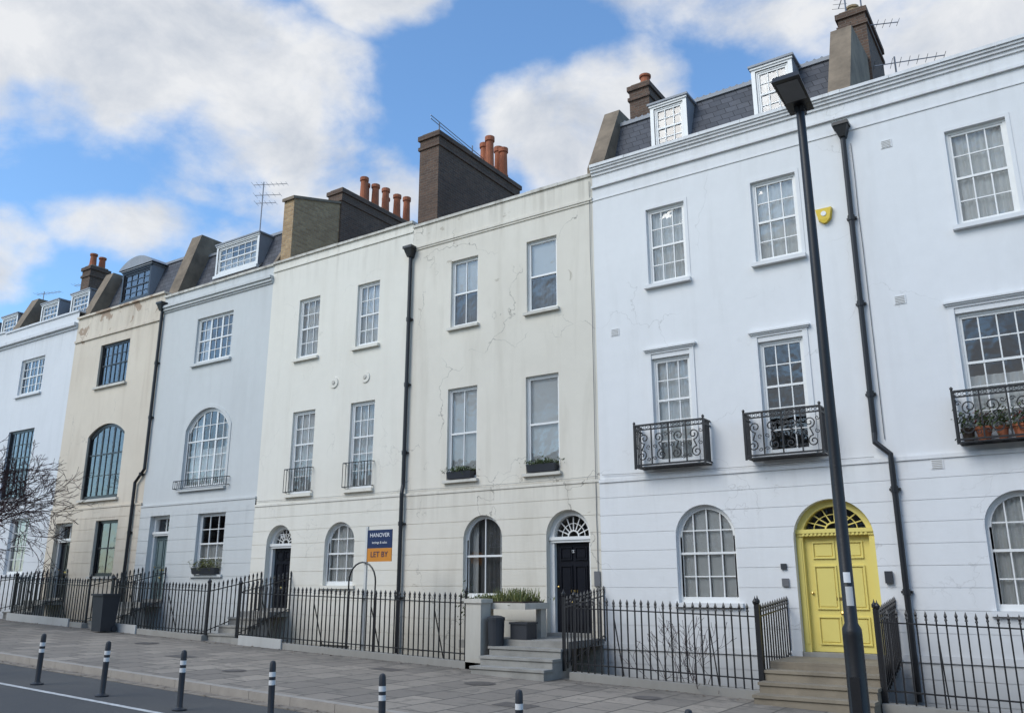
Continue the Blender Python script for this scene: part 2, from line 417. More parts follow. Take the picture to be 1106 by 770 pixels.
def body(par,X0,X1,zt,rm='lead',zc=(4.0,7.75)):
    mb=MB()
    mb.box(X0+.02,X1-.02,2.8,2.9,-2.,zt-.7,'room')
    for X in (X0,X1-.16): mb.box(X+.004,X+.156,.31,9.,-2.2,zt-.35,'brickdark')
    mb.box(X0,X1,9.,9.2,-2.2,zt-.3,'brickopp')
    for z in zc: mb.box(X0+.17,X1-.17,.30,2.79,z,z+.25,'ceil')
    mb.box(X0+.17,X1-.17,.31,8.99,zt-.75,zt-.55,rm)
    mb.build('party_walls_and_floors',par)
def parapet(mb,X0,X1,zt,k,cap='render',co=.06):
    x=X0
    while x<X1-.01:
        xe=min(x+.9,X1); mb.box(x+.003,xe-.003,-co+R.uniform(-.004,.004),.36,zt-.07,zt+R.uniform(-.006,.006),cap); x=xe
    mb.poly([(X0,.30,zt-.8),(X1,.30,zt-.8),(X1,.30,zt-.07),(X0,.30,zt-.07)],k)
def pots(mb,x,ys,z,k='terra',h=1.0,r=.14):
    for y in ys:
        hh=h*R.uniform(.85,1.05)
        mb.lathe(x+R.uniform(-.04,.04),y,[(r*1.15,z-.05),(r*1.15,z+.08),(r,z+.1),(r*.85,z+hh*.85),(r*1.1,z+hh*.87),(r*1.1,z+hh),(r*.8,z+hh),(r*.7,z+hh-.1)],k,12)
def stack(par,x0,x1,y0,y1,z0,z1,k,name='chimney_stack',cap=True):
    mb=MB(); mb.box(x0,x1,y0,y1,z0,z1,k)
    if cap:
        mb.box(x0-.04,x1+.04,y0-.04,y1+.04,z1-.42,z1-.32,k); mb.box(x0-.05,x1+.05,y0-.05,y1+.05,z1-.12,z1+.02,k)
        mb.box(x0+.04,x1-.04,y0+.04,y1-.04,z1+.02,z1+.1,'stonecap')
    return mb,name
def leaves(mb,cx,cy,cz,rx,ry,rz,n_,k,s=.04):
    for _ in range(n_):
        a,b,c=[R.gauss(0,.45) for _ in range(3)]
        p=Vector((cx+a*rx,cy+b*ry,cz+c*rz)); d=Vector((R.gauss(0,1),R.gauss(0,1),R.gauss(0,1))).normalized(); e=d.orthogonal().normalized(); f=d.cross(e)
        q=s*R.uniform(.5,1.3); mb.poly([p-e*q,p-f*q*.4,p+e*q,p+f*q*.4],k)

def dormer(par,x0,x1,yf,z0,z1,cols=3,fm='wframe',deep=1.3,cur='side'):
    mb=MB(); t=.09
    o=O(x0+t,x1-t,z0+.12,z1-.10)
    facade(mb,x0,x1,z0,z1,[O(o.x0,o.x1,o.z0,o.z1)],fm)
    for i in range(len(mb.v)): mb.v[i]=(mb.v[i][0],mb.v[i][1]+yf,mb.v[i][2])
    for X in (x0,x1): mb.poly([(X,yf,z0),(X,yf+deep,z0+1.2),(X,yf+deep,z1),(X,yf,z1)],'lead')
    mb.box(x0-.05,x1+.05,yf-.06,yf+deep,z1+.0,z1+.05,'lead'); mb.box(x0-.02,x1+.02,yf-.03,yf+.02,z1-.05,z1-.003,fm)
    mb.box(x0-.02,x1+.02,yf-.06,yf+.04,z0-.04,z0+.06,fm)
    mb.box(x0+.05,x1-.05,yf+.7,yf+.72,z0+.7,z1-.01,'room')
    mb.build('dormer',par)
    w=sash(par,o,cols,2,2,fm,y=yf+.03,fw=.04,cur=cur,name='dormer_window')
def mansard(par,X0,X1,y0,z0,y1,z1,crest=True):
    mb=MB()
    mb.prismx([(y0,z0),(y1,z1),(8.5,z1+.1),(8.5,z0)],X0,X1,'slate')
    mb.box(X0,X1,y1-.06,y1+.10,z1-.03,z1+.06,'lead')
    if crest:
        x=X0+.1
        while x<X1-.1:
            mb.lathe(x,y1+.02,[(.045,z1+.05),(.05,z1+.09),(.02,z1+.13)],'lead',6); x+=.16
    mb.build('mansard_roof',par)
def party_parapet(par,x0,x1,yz,k='stonecap'):
    mb=MB(); mb.prismx(yz,x0,x1,k); mb.build('party_parapet',par)

def house(): return empty('terraced_house')
ZB=-2.2

# ===================================================== white houses
def build_white(X0,X1,dx,key,yellow,wcur,zt=11.45):
    h=house(); F=MB()
    o2=[O(-7.15+dx,-6.26+dx,8.25,10.02),O(-4.80+dx,-3.89+dx,8.25,10.02)]
    o1=[O(-7.17+dx,-6.32+dx,4.40,6.62),O(-4.90+dx,-4.03+dx,4.40,6.62)]
    if key=='white7':
        o2=[O(-1.17,-.20,8.17,10.03),O(1.0,1.9,8.2,10.02)] if dx<7 else [O(4.1,5.0,8.2,10.02),O(6.4,7.3,8.2,10.02)]
        o1=[O(-1.42,-.20,4.40,6.58),O(.95,1.9,4.40,6.6)] if dx<7 else [O(4.1,5.0,4.4,6.6),O(6.4,7.3,4.4,6.6)]
    og=O(-6.81+dx,-5.60+dx,1.70,3.54,.60)
    if key=='white7' and dx<7: og=O(-1.42,-.30,1.62,3.50,.56)
    od=O(-4.52+dx,-3.13+dx,.87,3.52,.69)
    g=gz((X0+X1)/2)
    ob=O(og.x0+.05,og.x1-.05,g-1.25,g-.05)
    facade(F,X0,X1,ZB,zt-.07,o2+o1+[og,od,ob],key,4.13)
    for o in o2+o1: reveal(F,o,0,.08,key)
    for o in (og,ob): reveal(F,o,-.03,.08,key)
    reveal(F,od,-.03,.22,key)
    F.box(X0,X1,-.055,.0,4.10,4.17,key)
    F.box(X0,od.x0-.001,-.06,-.031,.80,.90,key); F.box(od.x1+.001,X1,-.06,-.031,.80,.90,key)
    for y,a,b in ((-.035,11.20,11.27),(-.075,11.27,11.33),(-.11,11.33,11.375)): F.box(X0,X1,y,.0,a,b,key)
    F.box(X0,X1,-.055,0,10.89,10.94,key); F.box(X0,X1,-.018,0,10.58,10.61,key)
    parapet(F,X0,X1,zt,key,key,.14)
    for o in o2: 
        sill(F,o,key,.11)
        for a,b in ((o.x0-.07,o.x0-.002),(o.x1+.002,o.x1+.07)): F.box(a,b,-.012,0,o.z0,o.z1+.07,key)
        F.box(o.x0-.002,o.x1+.002,-.012,0,o.z1+.002,o.z1+.07,key)
    for o in o1:
        sill(F,o,key,.09)
        for a,b in ((o.x0-.10,o.x0-.002),(o.x1+.002,o.x1+.10)): F.box(a,b,-.022,0,o.z0,o.z1+.10,key)
        F.box(o.x0-.10,o.x1+.10,-.025,0,o.z1+.1,o.z1+.12,key)
        F.box(o.x0-.13,o.x1+.13,-.06,0,o.z1+.15,o.z1+.18,key); F.box(o.x0-.16,o.x1+.16,-.09,0,o.z1+.18,o.z1+.215,key)
        F.box(o.x0-.10,o.x1+.10,-.03,0,o.z1+.12,o.z1+.15,key)
    sill(F,og,key,.11)
    F.build('stucco_facade',h)
    for o,c in zip(o2,wcur[0]): sash(h,o,3,2,2,cur=c)
    for j,(o,c) in enumerate(zip(o1,wcur[1])): sash(h,o,4 if (o.x1-o.x0)>1.1 else 3,2,3,cur=c,split=.6)
    sash(h,og,4,2,2,cur=wcur[2])
    sash(h,ob,2,1,1,cur='blind')
    body(h,X0,X1,zt)
    door(h,od,2.93,'door_y' if yellow else 'door_k','door_y' if yellow else 'wframe')
    return h,od
h6,d6=build_white(-8.47,-2.85,0,'white',True,(('net','net'),('net',None),'shut'))
h7,d7=build_white(-2.85,2.62,5.55,'white7',False,(('net','net'),('low','net'),'net'))
h8,d8=build_white(2.62,8.2,11.1,'white7',False,(('net','net'),('half','net'),'net'),)
mansard(h6,-8.3,-3.2,.5,11.0,1.3,13.10)
dormer(h6,-7.25,-6.34,.72,11.72,13.0)
dormer(h6,-4.80,-3.90,.72,11.72,13.10)
party_parapet(h6,-8.72,-8.30,[(.25,10.9),(.25,11.6),(1.25,13.55),(8,13.55),(8,10.9)])
party_parapet(h6,-3.16,-2.72,[(.25,10.9),(.25,11.6),(1.3,13.75),(3.1,13.95),(3.1,10.9)])
m_,nm=stack(h6,-8.78,-8.2,2.9,3.9,12,15.2,'brickdark'); pots(m_,-8.5,[3.35],15.25,'terra',.55,.15); m_.build(nm,h6)
m_,nm=stack(h6,-3.28,-2.66,3.0,5.0,11,15.25,'brickdark'); pots(m_,-3.0,[3.5,4.2],15.3,'buffpot',.45,.15); m_.build(nm,h6)

# ===================================================== H5 worn cream
h5=house(); F=MB(); X0,X1,zt=-13.88,-8.47,11.30; k='cream5'
o2=[O(-12.57,-11.73,8.21,10.0),O(-10.29,-9.45,8.20,10.0)]; o1=[O(-12.60,-11.71,4.43,6.66),O(-10.33,-9.45,4.43,6.66)]
og=O(-12.04,-10.96,1.76,3.57,.54); od=O(-9.80,-8.72,1.05,3.59,.54); ob=O(-12.0,-11.0,-.8,.4)
facade(F,X0,X1,ZB,zt-.07,o2+o1+[og,od,ob],k,4.16)
for o in o2+o1: reveal(F,o,0,.08,k)
for o in (og,ob): reveal(F,o,-.03,.08,k)
reveal(F,od,-.03,.22,k)
F.box(X0,X1,-.05,.0,4.13,4.19,k); F.box(X0,X1,-.045,0,10.62,10.68,k); F.box(X0,X1,-.025,0,10.57,10.62,k)
parapet(F,X0,X1,zt,k,'render',.04)
for o in o2+o1: sill(F,o,'render',.09,.07,.06)
sill(F,og,'render',.1); F.build('stucco_facade',h5)
sash(h5,o2[0],2,1,1,'wframe',fw=.035,cur='half+grey'); sash(h5,o2[1],1,1,1,'wframe',fw=.035,cur='half+grey')
sash(h5,o1[0],2,1,1,'wframe',fw=.035,cur='blind'); sash(h5,o1[1],1,1,1,'wframe',fw=.035,cur='blind')
sash(h5,og,2,1,1,'wframe',fw=.035,cur='side+grey'); sash(h5,ob,2,1,1,cur=None)
body(h5,X0,X1,zt); door(h5,od,2.96,'door_k','wframe',pil=.11)
text(h5,'223',.085,(-9.26,.195,2.72),'wtext','door_number',)
m_,nm=stack(h5,-14.17,-13.49,.5,4.6,10.5,14.25,'brickdark'); pots(m_,-13.68,[3.2,3.9],14.3,'terra',1.05); pots(m_,-14.0,[3.4,4.1],14.3,'terra',1.2)
m_.build(nm,h5)
F=MB()
for y in (1.0,2.6): F.tube([(-13.9,y,14.3),(-13.9,y,14.9)],.02,'alu')
F.tube([(-13.9,.6,14.95),(-13.9,3.2,14.72)],.012,'alu'); F.tube([(-13.9,.6,14.85),(-13.9,3.2,14.62)],.012,'alu'); F.build('aerial_cable',h5)

# ===================================================== H4 cream
h4=house(); F=MB(); X0,X1,zt=-19.36,-13.88,11.45; k='cream4'
o2=[O(-18.13,-17.29,8.23,10.02),O(-15.83,-15.01,8.22,10.02)]; o1=[O(-18.09,-17.21,4.41,6.70),O(-15.87,-15.01,4.41,6.70)]
og=O(-16.53,-15.48,2.02,3.60,.52); od=O(-18.77,-17.78,1.43,3.61,.49); ob=O(-16.5,-15.5,-.6,.6)
facade(F,X0,X1,ZB,zt-.07,o2+o1+[og,od,ob],k,4.17)
for o in o2+o1: reveal(F,o,0,.08,k)
for o in (og,ob): reveal(F,o,-.03,.08,k)
reveal(F,od,-.03,.22,k)
F.box(X0,X1,-.05,.0,4.14,4.20,k); F.box(X0,X1,-.03,0,11.12,11.17,k)
parapet(F,X0,X1,zt,k,'render',.05)
for o in o2+o1+[og]: sill(F,o,k,.09)
for x in (-16.54,-15.38):
    F.tube([(x,-.03,7.35),(x,0.01,7.35)],[.15,.16],'cream4',16); F.tube([(x,-.05,7.35),(x,-.028,7.35)],[.05,.07],'render',10)
F.build('stucco_facade',h4)
for o,c in zip(o2,('draw','net')): sash(h4,o,3,2,2,cur=c)
for o,c in zip(o1,('net','draw+low')): sash(h4,o,3,2,3,cur=c,split=.6)
sash(h4,og,3,2,2,cur='net'); sash(h4,ob,2,1,1,cur=None); body(h4,X0,X1,zt)
door(h4,od,3.05,'door_k','wframe',pil=.10); text(h4,'221',.15,(-18.27,.10,3.32),'wtext','door_number')
F=MB(); F.prismx([(.4,10.8),(.4,13.70),(2.35,14.25),(2.35,10.8)],-19.6,-19.15,'brickstock'); F.prismx([(.33,13.66),(.33,13.76),(2.35,14.34),(2.35,14.26)],-19.64,-19.11,'stonecap'); F.build('party_parapet',h4)
m_,nm=stack(h4,-19.75,-19.1,2.36,6.2,10.8,14.8,'brickdark'); pots(m_,-19.3,[3.6,4.15,4.7,5.25,5.8],14.85,'terra',1.0); pots(m_,-19.55,[3.9,5.0],14.85,'terra',.9); m_.build(nm,h4)

# ===================================================== H3 grey
h3=house(); F=MB(); X0,X1,zt=-24.75,-19.36,11.42; k='grey3'
o2=[O(-22.86,-21.10,8.76,10.28)]; o1=[O(-22.88,-20.83,4.84,7.27,.62)]
og=O(-21.86,-20.60,2.33,4.07); od=O(-24.2,-23.22,1.62,4.10); ob=O(-21.8,-20.7,-.3,.75)
facade(F,X0,X1,ZB,zt-.07,o2+o1+[og,od,ob],k,4.42)
for o in o2+o1: reveal(F,o,0,.08,k)
for o in (og,ob): reveal(F,o,-.03,.08,k)
reveal(F,od,-.03,.22,k)
F.box(X0,X1,-.05,.0,4.39,4.445,k)
for y,a,b in ((-.04,10.80,10.86),(-.09,10.86,10.95),(-.14,10.95,11.03)): F.box(X0,X1,y,0,a,b,k)
parapet(F,X0,X1,zt,k,'render',.05)
for o in o2+o1+[og]: sill(F,o,k,.09)
band(F,O(o1[0].x0-.10,o1[0].x1+.10,o1[0].z0,o1[0].z1+.10,.67),o1[0],-.02,.001,k,True)
F.build('stucco_facade',h3)
sash(h3,o2[0],6,2,2,cur='side',mull=2); sash(h3,o1[0],6,2,3,cur='low+side',split=.6,mull=2,fw=.06)
sash(h3,og,3,2,2,cur='low'); sash(h3,ob,2,1,1); body(h3,X0,X1,zt,zc=(4.3,7.9)); door(h3,od,3.55,'door_g','wframe',pil=.09,panels='4')
mansard(h3,-24.4,-19.75,.5,11.0,1.3,13.2,False); dormer(h3,-23.2,-21.05,.7,11.95,13.1,6,cur='low+side')
party_parapet(h3,-24.95,-24.4,[(.2,10.9),(.2,11.6),(.9,13.9),(8,13.9),(8,10.9)])
party_parapet(h3,-19.75,-19.62,[(.25,10.9),(.25,11.6),(1.3,13.5),(2.3,13.5),(2.3,10.9)])
m_,nm=stack(h3,-25.0,-24.3,3.2,5.2,11,14.1,'brickdark'); m_.build(nm,h3)

# ===================================================== H2 tan
h2=house(); F=MB(); X0,X1,zt=-30.05,-24.75,11.60; k='tan2'
o2=[O(-28.30,-26.54,8.72,10.26)]; o1=[O(-28.37,-26.21,4.81,7.35,.38)]
og=O(-27.19,-25.93,2.31,4.08); od=O(-29.61,-28.57,1.62,4.09); ob=O(-27.2,-26.,-.1,.95)
facade(F,X0,X1,ZB,zt-.07,o2+o1+[og,od,ob],k,4.52)
for o in o2+o1: reveal(F,o,0,.08,k)
for o in (og,ob): reveal(F,o,-.03,.08,k)
reveal(F,od,-.03,.22,k)
F.box(X0,X1,-.05,.0,4.49,4.545,k); F.box(X0,X1,-.05,0,10.6,10.68,k)
parapet(F,X0,X1,zt,k,'tan2',.07)
for o in o2+o1+[og]: sill(F,o,'render',.09)
F.build('stucco_facade',h2)
sash(h2,o2[0],6,2,1,'kframe',mull=2); sash(h2,o1[0],6,1,2,'kframe',mull=2,fw=.07,split=.6)
sash(h2,og,2,1,1,'kframe',cur='grey'); sash(h2,ob,2,1,1); body(h2,X0,X1,zt,zc=(4.3,7.9)); door(h2,od,3.5,'door_k','wframe',pil=.09,panels='4')
mansard(h2,-29.7,-24.95,.5,11.1,1.3,13.45,False); dormer(h2,-28.7,-26.9,.7,12.0,13.3,4,'kframe',cur=None)
F=MB(); o=O(-28.85,-26.75,13.36,13.75,.38); F.poly([(a,.6,b) for a,b in o.outline()],'lead'); ol=o.outline()
for (a,b),(c,d) in zip(ol,ol[1:]): F.poly([(a,.6,b),(c,.6,d),(c,2.2,d),(a,2.2,b)],'lead')
F.build('dormer_roof',h2)
party_parapet(h2,-30.2,-29.7,[(.2,10.9),(.2,11.8),(.9,13.6),(8,13.6),(8,10.9)])

# ===================================================== H1, H0 and beyond
def far(X0,X1,zt,k):
    h=house(); F=MB(); c=(X0+X1)/2
    o2=[O(c-1.05,c+.65,9.07,10.5)]; o1=[O(c-1.2,c+.65,5.1,7.7)]; og=O(c,c+1.3,2.41,4.37); od=O(X0+.5,X0+1.5,1.7,4.2)
    facade(F,X0,X1,ZB,zt-.07,o2+o1+[og,od],k,4.6)
    for o in o2+o1: reveal(F,o,0,.08,k)
    reveal(F,og,-.03,.08,k); reveal(F,od,-.03,.22,k)
    F.box(X0,X1,-.06,0,4.56,4.64,k)
    for y,a,b in ((-.05,11.2,11.3),(-.15,11.3,11.42)): F.box(X0,X1,y,0,a,b,k)
    parapet(F,X0,X1,zt,k,k,.05)
    for o in o2+o1+[og]: sill(F,o,k,.09)
    F.build('stucco_facade',h)
    sash(h,o2[0],6,2,2,mull=2); sash(h,o1[0],6,2,3,'kframe',mull=2,split=.6); sash(h,og,3,2,2,cur='net')
    body(h,X0,X1,zt,zc=(4.3,8.2)); door(h,od,3.6,'door_k','wframe',pil=.09,panels='4')
    mansard(h,X0+.3,X1-.3,.5,11.2,1.3,13.2,False); dormer(h,c-1.6,c-.3,.7,12.05,13.1,4); dormer(h,c+.6,c+1.9,.7,12.05,13.1,4)
    party_parapet(h,X0-.25,X0+.3,[(.2,11),(.2,11.9),(.9,13.6),(8,13.6),(8,11)])
    return h
h1=far(-35.4,-30.05,11.93,'white1'); h0=far(-40.8,-35.4,12.0,'white1'); far(-46.2,-40.8,12.1,'cream4'); far(-51.6,-46.2,12.2,'white1')
m_,nm=stack(h1,-32.9,-32.3,1.4,2.2,12,14.6,'brickdark'); pots(m_,-32.6,[1.6,2.],14.65,'terra',.6); m_.build(nm,h1)

# ===================================================== pipes
def pipe(par,pts,hop,r=.05,name='rainwater_pipe'):
    F=MB(); F.tube(pts,r,'iron',10)
    for i in range(1,6):
        t=i/6.; z=pts[0][2]+(pts[-1][2]-pts[0][2])*t
        for a,b in zip(pts,pts[1:]):
            if b[2]<=z<=a[2] and abs(a[2]-b[2])>.3:
                u=(a[2]-z)/(a[2]-b[2]); x=a[0]+(b[0]-a[0])*u
                F.lathe(x,a[1],[(r*1.3,z-.05),(r*1.3,z+.05)],'iron',10); F.box(x-.09,x+.09,a[1]+.02,.0,z-.02,z+.02,'iron')
    x,y,z=pts[0]
    if hop:
        F.hexa([(x-.06,-.16,z-.02),(x+.06,-.16,z-.02),(x+.06,-.0,z-.02),(x-.06,-.0,z-.02),(x-.13,-.23,z+.2),(x+.13,-.23,z+.2),(x+.13,-.0,z+.2),(x-.13,-.0,z+.2)],'iron')
        F.box(x-.15,x+.15,-.25,-.0,z+.2,z+.27,'iron')
    F.build(name,par,smooth=False)
pipe(h6,[(-2.90,-.08,10.45),(-2.93,-.08,4.62),(-2.93,-.12,4.45),(-2.70,-.12,4.22),(-2.70,-.12,4.0),(-2.70,-.12,.2)],True)
pipe(h5,[(-13.88,-.08,10.4),(-13.88,-.08,4.4),(-13.88,-.12,4.2),(-13.88,-.12,0)],True)
pipe(h3,[(-24.74,-.08,10.9),(-24.74,-.08,5.6),(-25.15,-.09,5.2),(-25.15,-.12,0)],True)
F=MB()
def cable(pts,r=.006,k='cgrey'): 
    q=[pts[0]]
    for a,b in zip(pts,pts[1:]):
        for j in range(1,9): 
            u=j/8; q.append((a[0]+(b[0]-a[0])*u+R.gauss(0,.006),a[1],a[2]+(b[2]-a[2])*u-.02*math.sin(math.pi*u)*(abs(b[0]-a[0])>1)+R.gauss(0,.004)))
    F.tube(q,r,k,4)
cable([(-8.40,-.04,4.27),(-2.98,-.04,4.21)]); cable([(-13.8,-.04,4.27),(-8.5,-.04,4.25)]); cable([(-8.53,-.035,11.1),(-8.55,-.05,4.2),(-8.55,-.05,1.0)],.008); cable([(-19.3,-.04,4.30),(-13.95,-.04,4.27)])
cable([(-2.78,-.02,10.3),(-2.78,-.04,4.5)],.006,'kframe')
F.build('cable_run',h6)
F=MB()
for x,z in ((-2.16,10.1),(-2.26,7.0),(-8.0,7.35),(-2.0,4.0)):
    F.box(x-.10,x+.10,-.012 if z>4.1 else -.04,0.01,z-.08,z+.08,'white7')
    for j in range(5): F.box(x-.08,x+.08,-.018 if z>4.1 else -.046,-.011,z-.065+j*.03,z-.055+j*.03,'plinth')
F.box(-3.02,-2.9,-.1,-.032,2.05,2.25,'plasticbin'); F.box(-4.78,-4.66,-.07,-.032,2.0,2.14,'alu'); F.box(-4.78,-4.68,-.07,-.032,2.3,2.4,'plasticbin'); F.box(-8.63,-8.5,-.07,-.032,2.0,2.3,'alu')
F.build('wall_vents',h7)
al=empty('burglar_alarm_box'); F=MB()
F.hexa([(-3.50,-.09,8.84),(-3.30,-.09,8.84),(-3.28,-.0,8.84),(-3.52,-.0,8.84),(-3.55,-.10,9.06),(-3.25,-.10,9.06),(-3.24,0,9.06),(-3.56,0,9.06)],'alarmy')
F.hexa([(-3.43,-.08,8.77),(-3.37,-.08,8.77),(-3.37,0,8.77),(-3.43,0,8.77),(-3.50,-.09,8.838),(-3.30,-.09,8.838),(-3.28,0,8.838),(-3.52,0,8.838)],'alarmy')
F.tube([(-3.4,-.105,8.95),(-3.4,-.08,8.95)],.05,'wframe',12)
F.build('casing',al)

# ===================================================== balconettes
def spiral(mb,cx,cz,y,r,turns,a0,sgn,t=.014):
    pts=[]
    n_=int(12*turns)
    for i in range(n_+1):
        u=i/n_; rr=r*(1-.8*u); a=a0+sgn*u*turns*2*math.pi
        pts.append((cx+rr*math.cos(a),y,cz+rr*math.sin(a)))
    mb.tube(pts,t,'iron',4)
def balcony(x0,x1,z0,z1,d=.36):
    F=MB(); y=-d
    F.box(x0,x1,y-.02,y+.02,z1-.035,z1,'iron'); F.box(x0,x1,y-.016,y+.016,z0+.06,z0+.09,'iron'); F.box(x0,x1,y-.013,y+.013,z1-.125,z1-.10,'iron')
    for x in (x0,x1): 
        F.box(x-.018,x+.018,y-.018,y+.018,z0,z1+.01,'iron'); F.lathe(x,y,[(.012,z1+.01),(.03,z1+.03),(.025,z1+.05),(.005,z1+.07)],'iron',8)
        for zz in (z0+.07,z1-.015,z1-.11): F.box(x-.014,x+.014,y+.01,0,zz-.014,zz+.014,'iron')
        for j in range(1,5): 
            F.box(x-.01,x+.01,y+j*d/5-.01,y+j*d/5+.01,z0+.08,z1-.02,'iron')
    ns=int(d/.05)
    for j in range(ns+1): F.box(x0,x1,y+j*.05-.008,y+j*.05+.008,z0+.02,z0+.04,'iron')
    W_=x1-x0; n_=4; c=W_/n_; zc=(z0+.085+z1-.12)/2; hh=(z1-.12-z0-.085)/2
    for i in range(n_):
        cx=x0+c*(i+.5); s_=1 if i%2 else -1; q=c*.30
        spiral(F,cx-s_*c*.08,zc+hh*.5,y,q,1.4,math.pi*1.5,s_); spiral(F,cx+s_*c*.08,zc-hh*.5,y,q,1.4,math.pi*.5,s_)
        F.tube([(cx-s_*c*.08,y,zc+hh*.5-q),(cx,y,zc),(cx+s_*c*.08,y,zc-hh*.5+q)],.014,'iron',4)
        spiral(F,cx+s_*c*.33,zc+hh*.70,y,q*.4,1.1,0,-s_,.009); spiral(F,cx-s_*c*.33,zc-hh*.70,y,q*.4,1.1,math.pi,-s_,.009)
        spiral(F,cx+s_*c*.32,zc+hh*.0,y,q*.45,1.1,2,s_,.009); spiral(F,cx-s_*c*.32,zc-hh*.0,y,q*.45,1.1,5,s_,.009)
        if i: F.box(x0+c*i-.012,x0+c*i+.012,y-.012,y+.012,z0+.08,z1-.03,'iron')
    m_=int(W_/.075)
    for i in range(m_): 
        xx=x0+W_*(i+.5)/m_; F.tube([(xx+.028*math.cos(a),y,z1-.066+.028*math.sin(a)) for a in [j*math.pi/4 for j in range(9)]],.006,'iron',4,False)
    return F
balcony(-7.46,-5.98,4.28,5.18).build('iron_balconette')
balcony(-5.17,-3.76,4.28,5.18).build('iron_balconette')
balcony(-1.60,-.02,4.26,5.16).build('iron_balconette')
def simple_balc(x0,x1,z0,z1,d=.12):
    F=MB(); F.box(x0,x1,-d-.01,-d+.01,z1-.02,z1,'iron'); F.box(x0,x1,-d-.008,-d+.008,z0,z0+.02,'iron')
    n_=int((x1-x0)/.1)
    for i in range(n_+1):
        x=x0+(x1-x0)*i/n_; F.box(x-.006,x+.006,-d-.006,-d+.006,z0,z1-.01,'iron')
    for x in (x0,x1): F.box(x-.01,x+.01,-d,0.0,z1-.02,z1-.001,'iron'); F.box(x-.01,x+.01,-d,0.0,z0,z0+.02,'iron')
    F.build('window_guard_rail')
simple_balc(-18.15,-17.15,4.46,5.1); simple_balc(-15.93,-14.95,4.46,5.1); simple_balc(-23.1,-20.6,4.85,5.1)
def winbox(x0,x1,z,y=-.02,k='leaf',h=.2,fl=None,bk='plasticbin'):
    F=MB(); F.hexa([(x0+.02,y-.16,z),(x1-.02,y-.16,z),(x1-.02,y,z),(x0+.02,y,z),(x0,y-.19,z+.17),(x1,y-.19,z+.17),(x1,y,z+.17),(x0,y,z+.17)],bk)
    F.box(x0+.02,x1-.02,y-.17,y-.02,z+.15,z+.175,'soil')
    n_=int((x1-x0)*700); leaves(F,(x0+x1)/2,y-.1,z+.17+h*.35,(x1-x0)*.6,.16,h*.7,n_,k,.03)
    if fl: leaves(F,(x0+x1)/2,y-.12,z+.2+h*.5,(x1-x0)*.6,.16,h*.6,n_//6,fl,.025)
    F.build('window_box_plant')
winbox(-12.5,-11.8,4.44,y=.05,h=.12); winbox(-10.25,-9.5,4.44,y=.05,h=.12); winbox(-21.75,-20.7,2.34,y=.0,k='leafy',h=.25)
def potplant(x,y,z,r=.12,h=.25,k='leaf',pk='terra',lh=.3,n_=160,fl=None):
    F=MB(); F.lathe(x,y,[(r*.7,z),(r,z+h*.8),(r*1.12,z+h*.8),(r*1.12,z+h),(r*.95,z+h),(r*.9,z+h-.03)],pk,12)
    leaves(F,x,y,z+h+lh*.35,r*1.8,r*1.8,lh*.8,n_,k,.035)
    if fl: leaves(F,x,y,z+h+lh*.5,r*1.6,r*1.6,lh*.6,n_//6,fl,.03)
    F.build('potted_plant')
for x,f,q in ((-1.45,None,.1),(-1.22,'flower',.12),(-.95,None,.09),(-.68,'flower',.13),(-.4,None,.1),(-.15,None,.11)): potplant(x,-.2,4.30,q,.2+q*.3,'leaf','terra' if f or q<.1 else 'soil',.3,200,f)

# ===================================================== ground, road, pavements
F=MB()
xs=[-900,-60,-59.98,-45,15,29.98,30,900]; ys=[-900,-1.70,-1.69,9.3,9.31,900]
def gzz(x,y):
    b=gz(x)-.20
    if -59.99<x<29.99 and -1.695<y<9.305: return b-2.1
    return b
for i in range(len(xs)-1):
    for j in range(len(ys)-1):
        F.poly([(xs[a],ys[b],gzz(xs[a],ys[b])) for a,b in ((i,j),(i+1,j),(i+1,j+1),(i,j+1))],'earth')
F.build('ground')
XL,XR=-58,28
F=MB(); F.slope(XL,XR,-6.55,-1.72,-.3,0,'paving'); F.build('pavement')
F=MB(); F.slope(XL,XR,-22.,-14.45,-.3,0,'paving'); F.build('pavement')
F=MB(); F.slope(XL,XR,-14.3,-6.7,-.3,-.12,'asphalt'); F.build('road')
def kerb(y0,y1):
    F=MB(); x=XL
    while x<XR: F.slope(x,min(x+.92,XR)-.008,y0,y1,-.3,.004,'granite'); x+=.92
    F.build('kerb')
kerb(-6.697,-6.553); kerb(-14.447,-14.303)
F=MB(); x=XL
while x<XR: 
    for yy in (-6.95,-6.83): F.slope(x,x+.24,yy,yy+.11,-.2,-.112+R.uniform(-.003,.003),'gutter')
    x+=.25
F.build('gutter_setts')
def sheet(x0,x1,y0,y1,off,k,name):
    F=MB(); q=[x0]+[a for a in (-45,15) if x0<a<x1]+[x1]
    for a,b in zip(q,q[1:]): F.poly([(a,y0,gz(a)+off),(b,y0,gz(b)+off),(b,y1,gz(b)+off),(a,y1,gz(a)+off)],k)
    F.build(name)
sheet(XL,XR,-8.38,-8.28,-.116,'whitemark','cycle_lane_line')
sheet(XL,XR,-10.4,-10.3,-.116,'whitemark','centre_line')
for x,y,r in ((-9.1,-3.4,.28),(-6.2,-2.9,.24),(-19,-3.2,.28),(-13.3,-5.2,.22),(-4.4,-4.6,.25)):
    F=MB(); z=gz(x); F.poly([(x+r*math.cos(a),y+r*math.sin(a),z+.004-.031*r*math.cos(a)) for a in [j*math.pi/12 for j in range(24)]],'cast')
    F.poly([(x+r*.8*math.cos(a),y+r*.8*math.sin(a),z+.008-.031*r*.8*math.cos(a)) for a in [j*math.pi/12 for j in range(24)]],'cast'); F.build('manhole_cover')
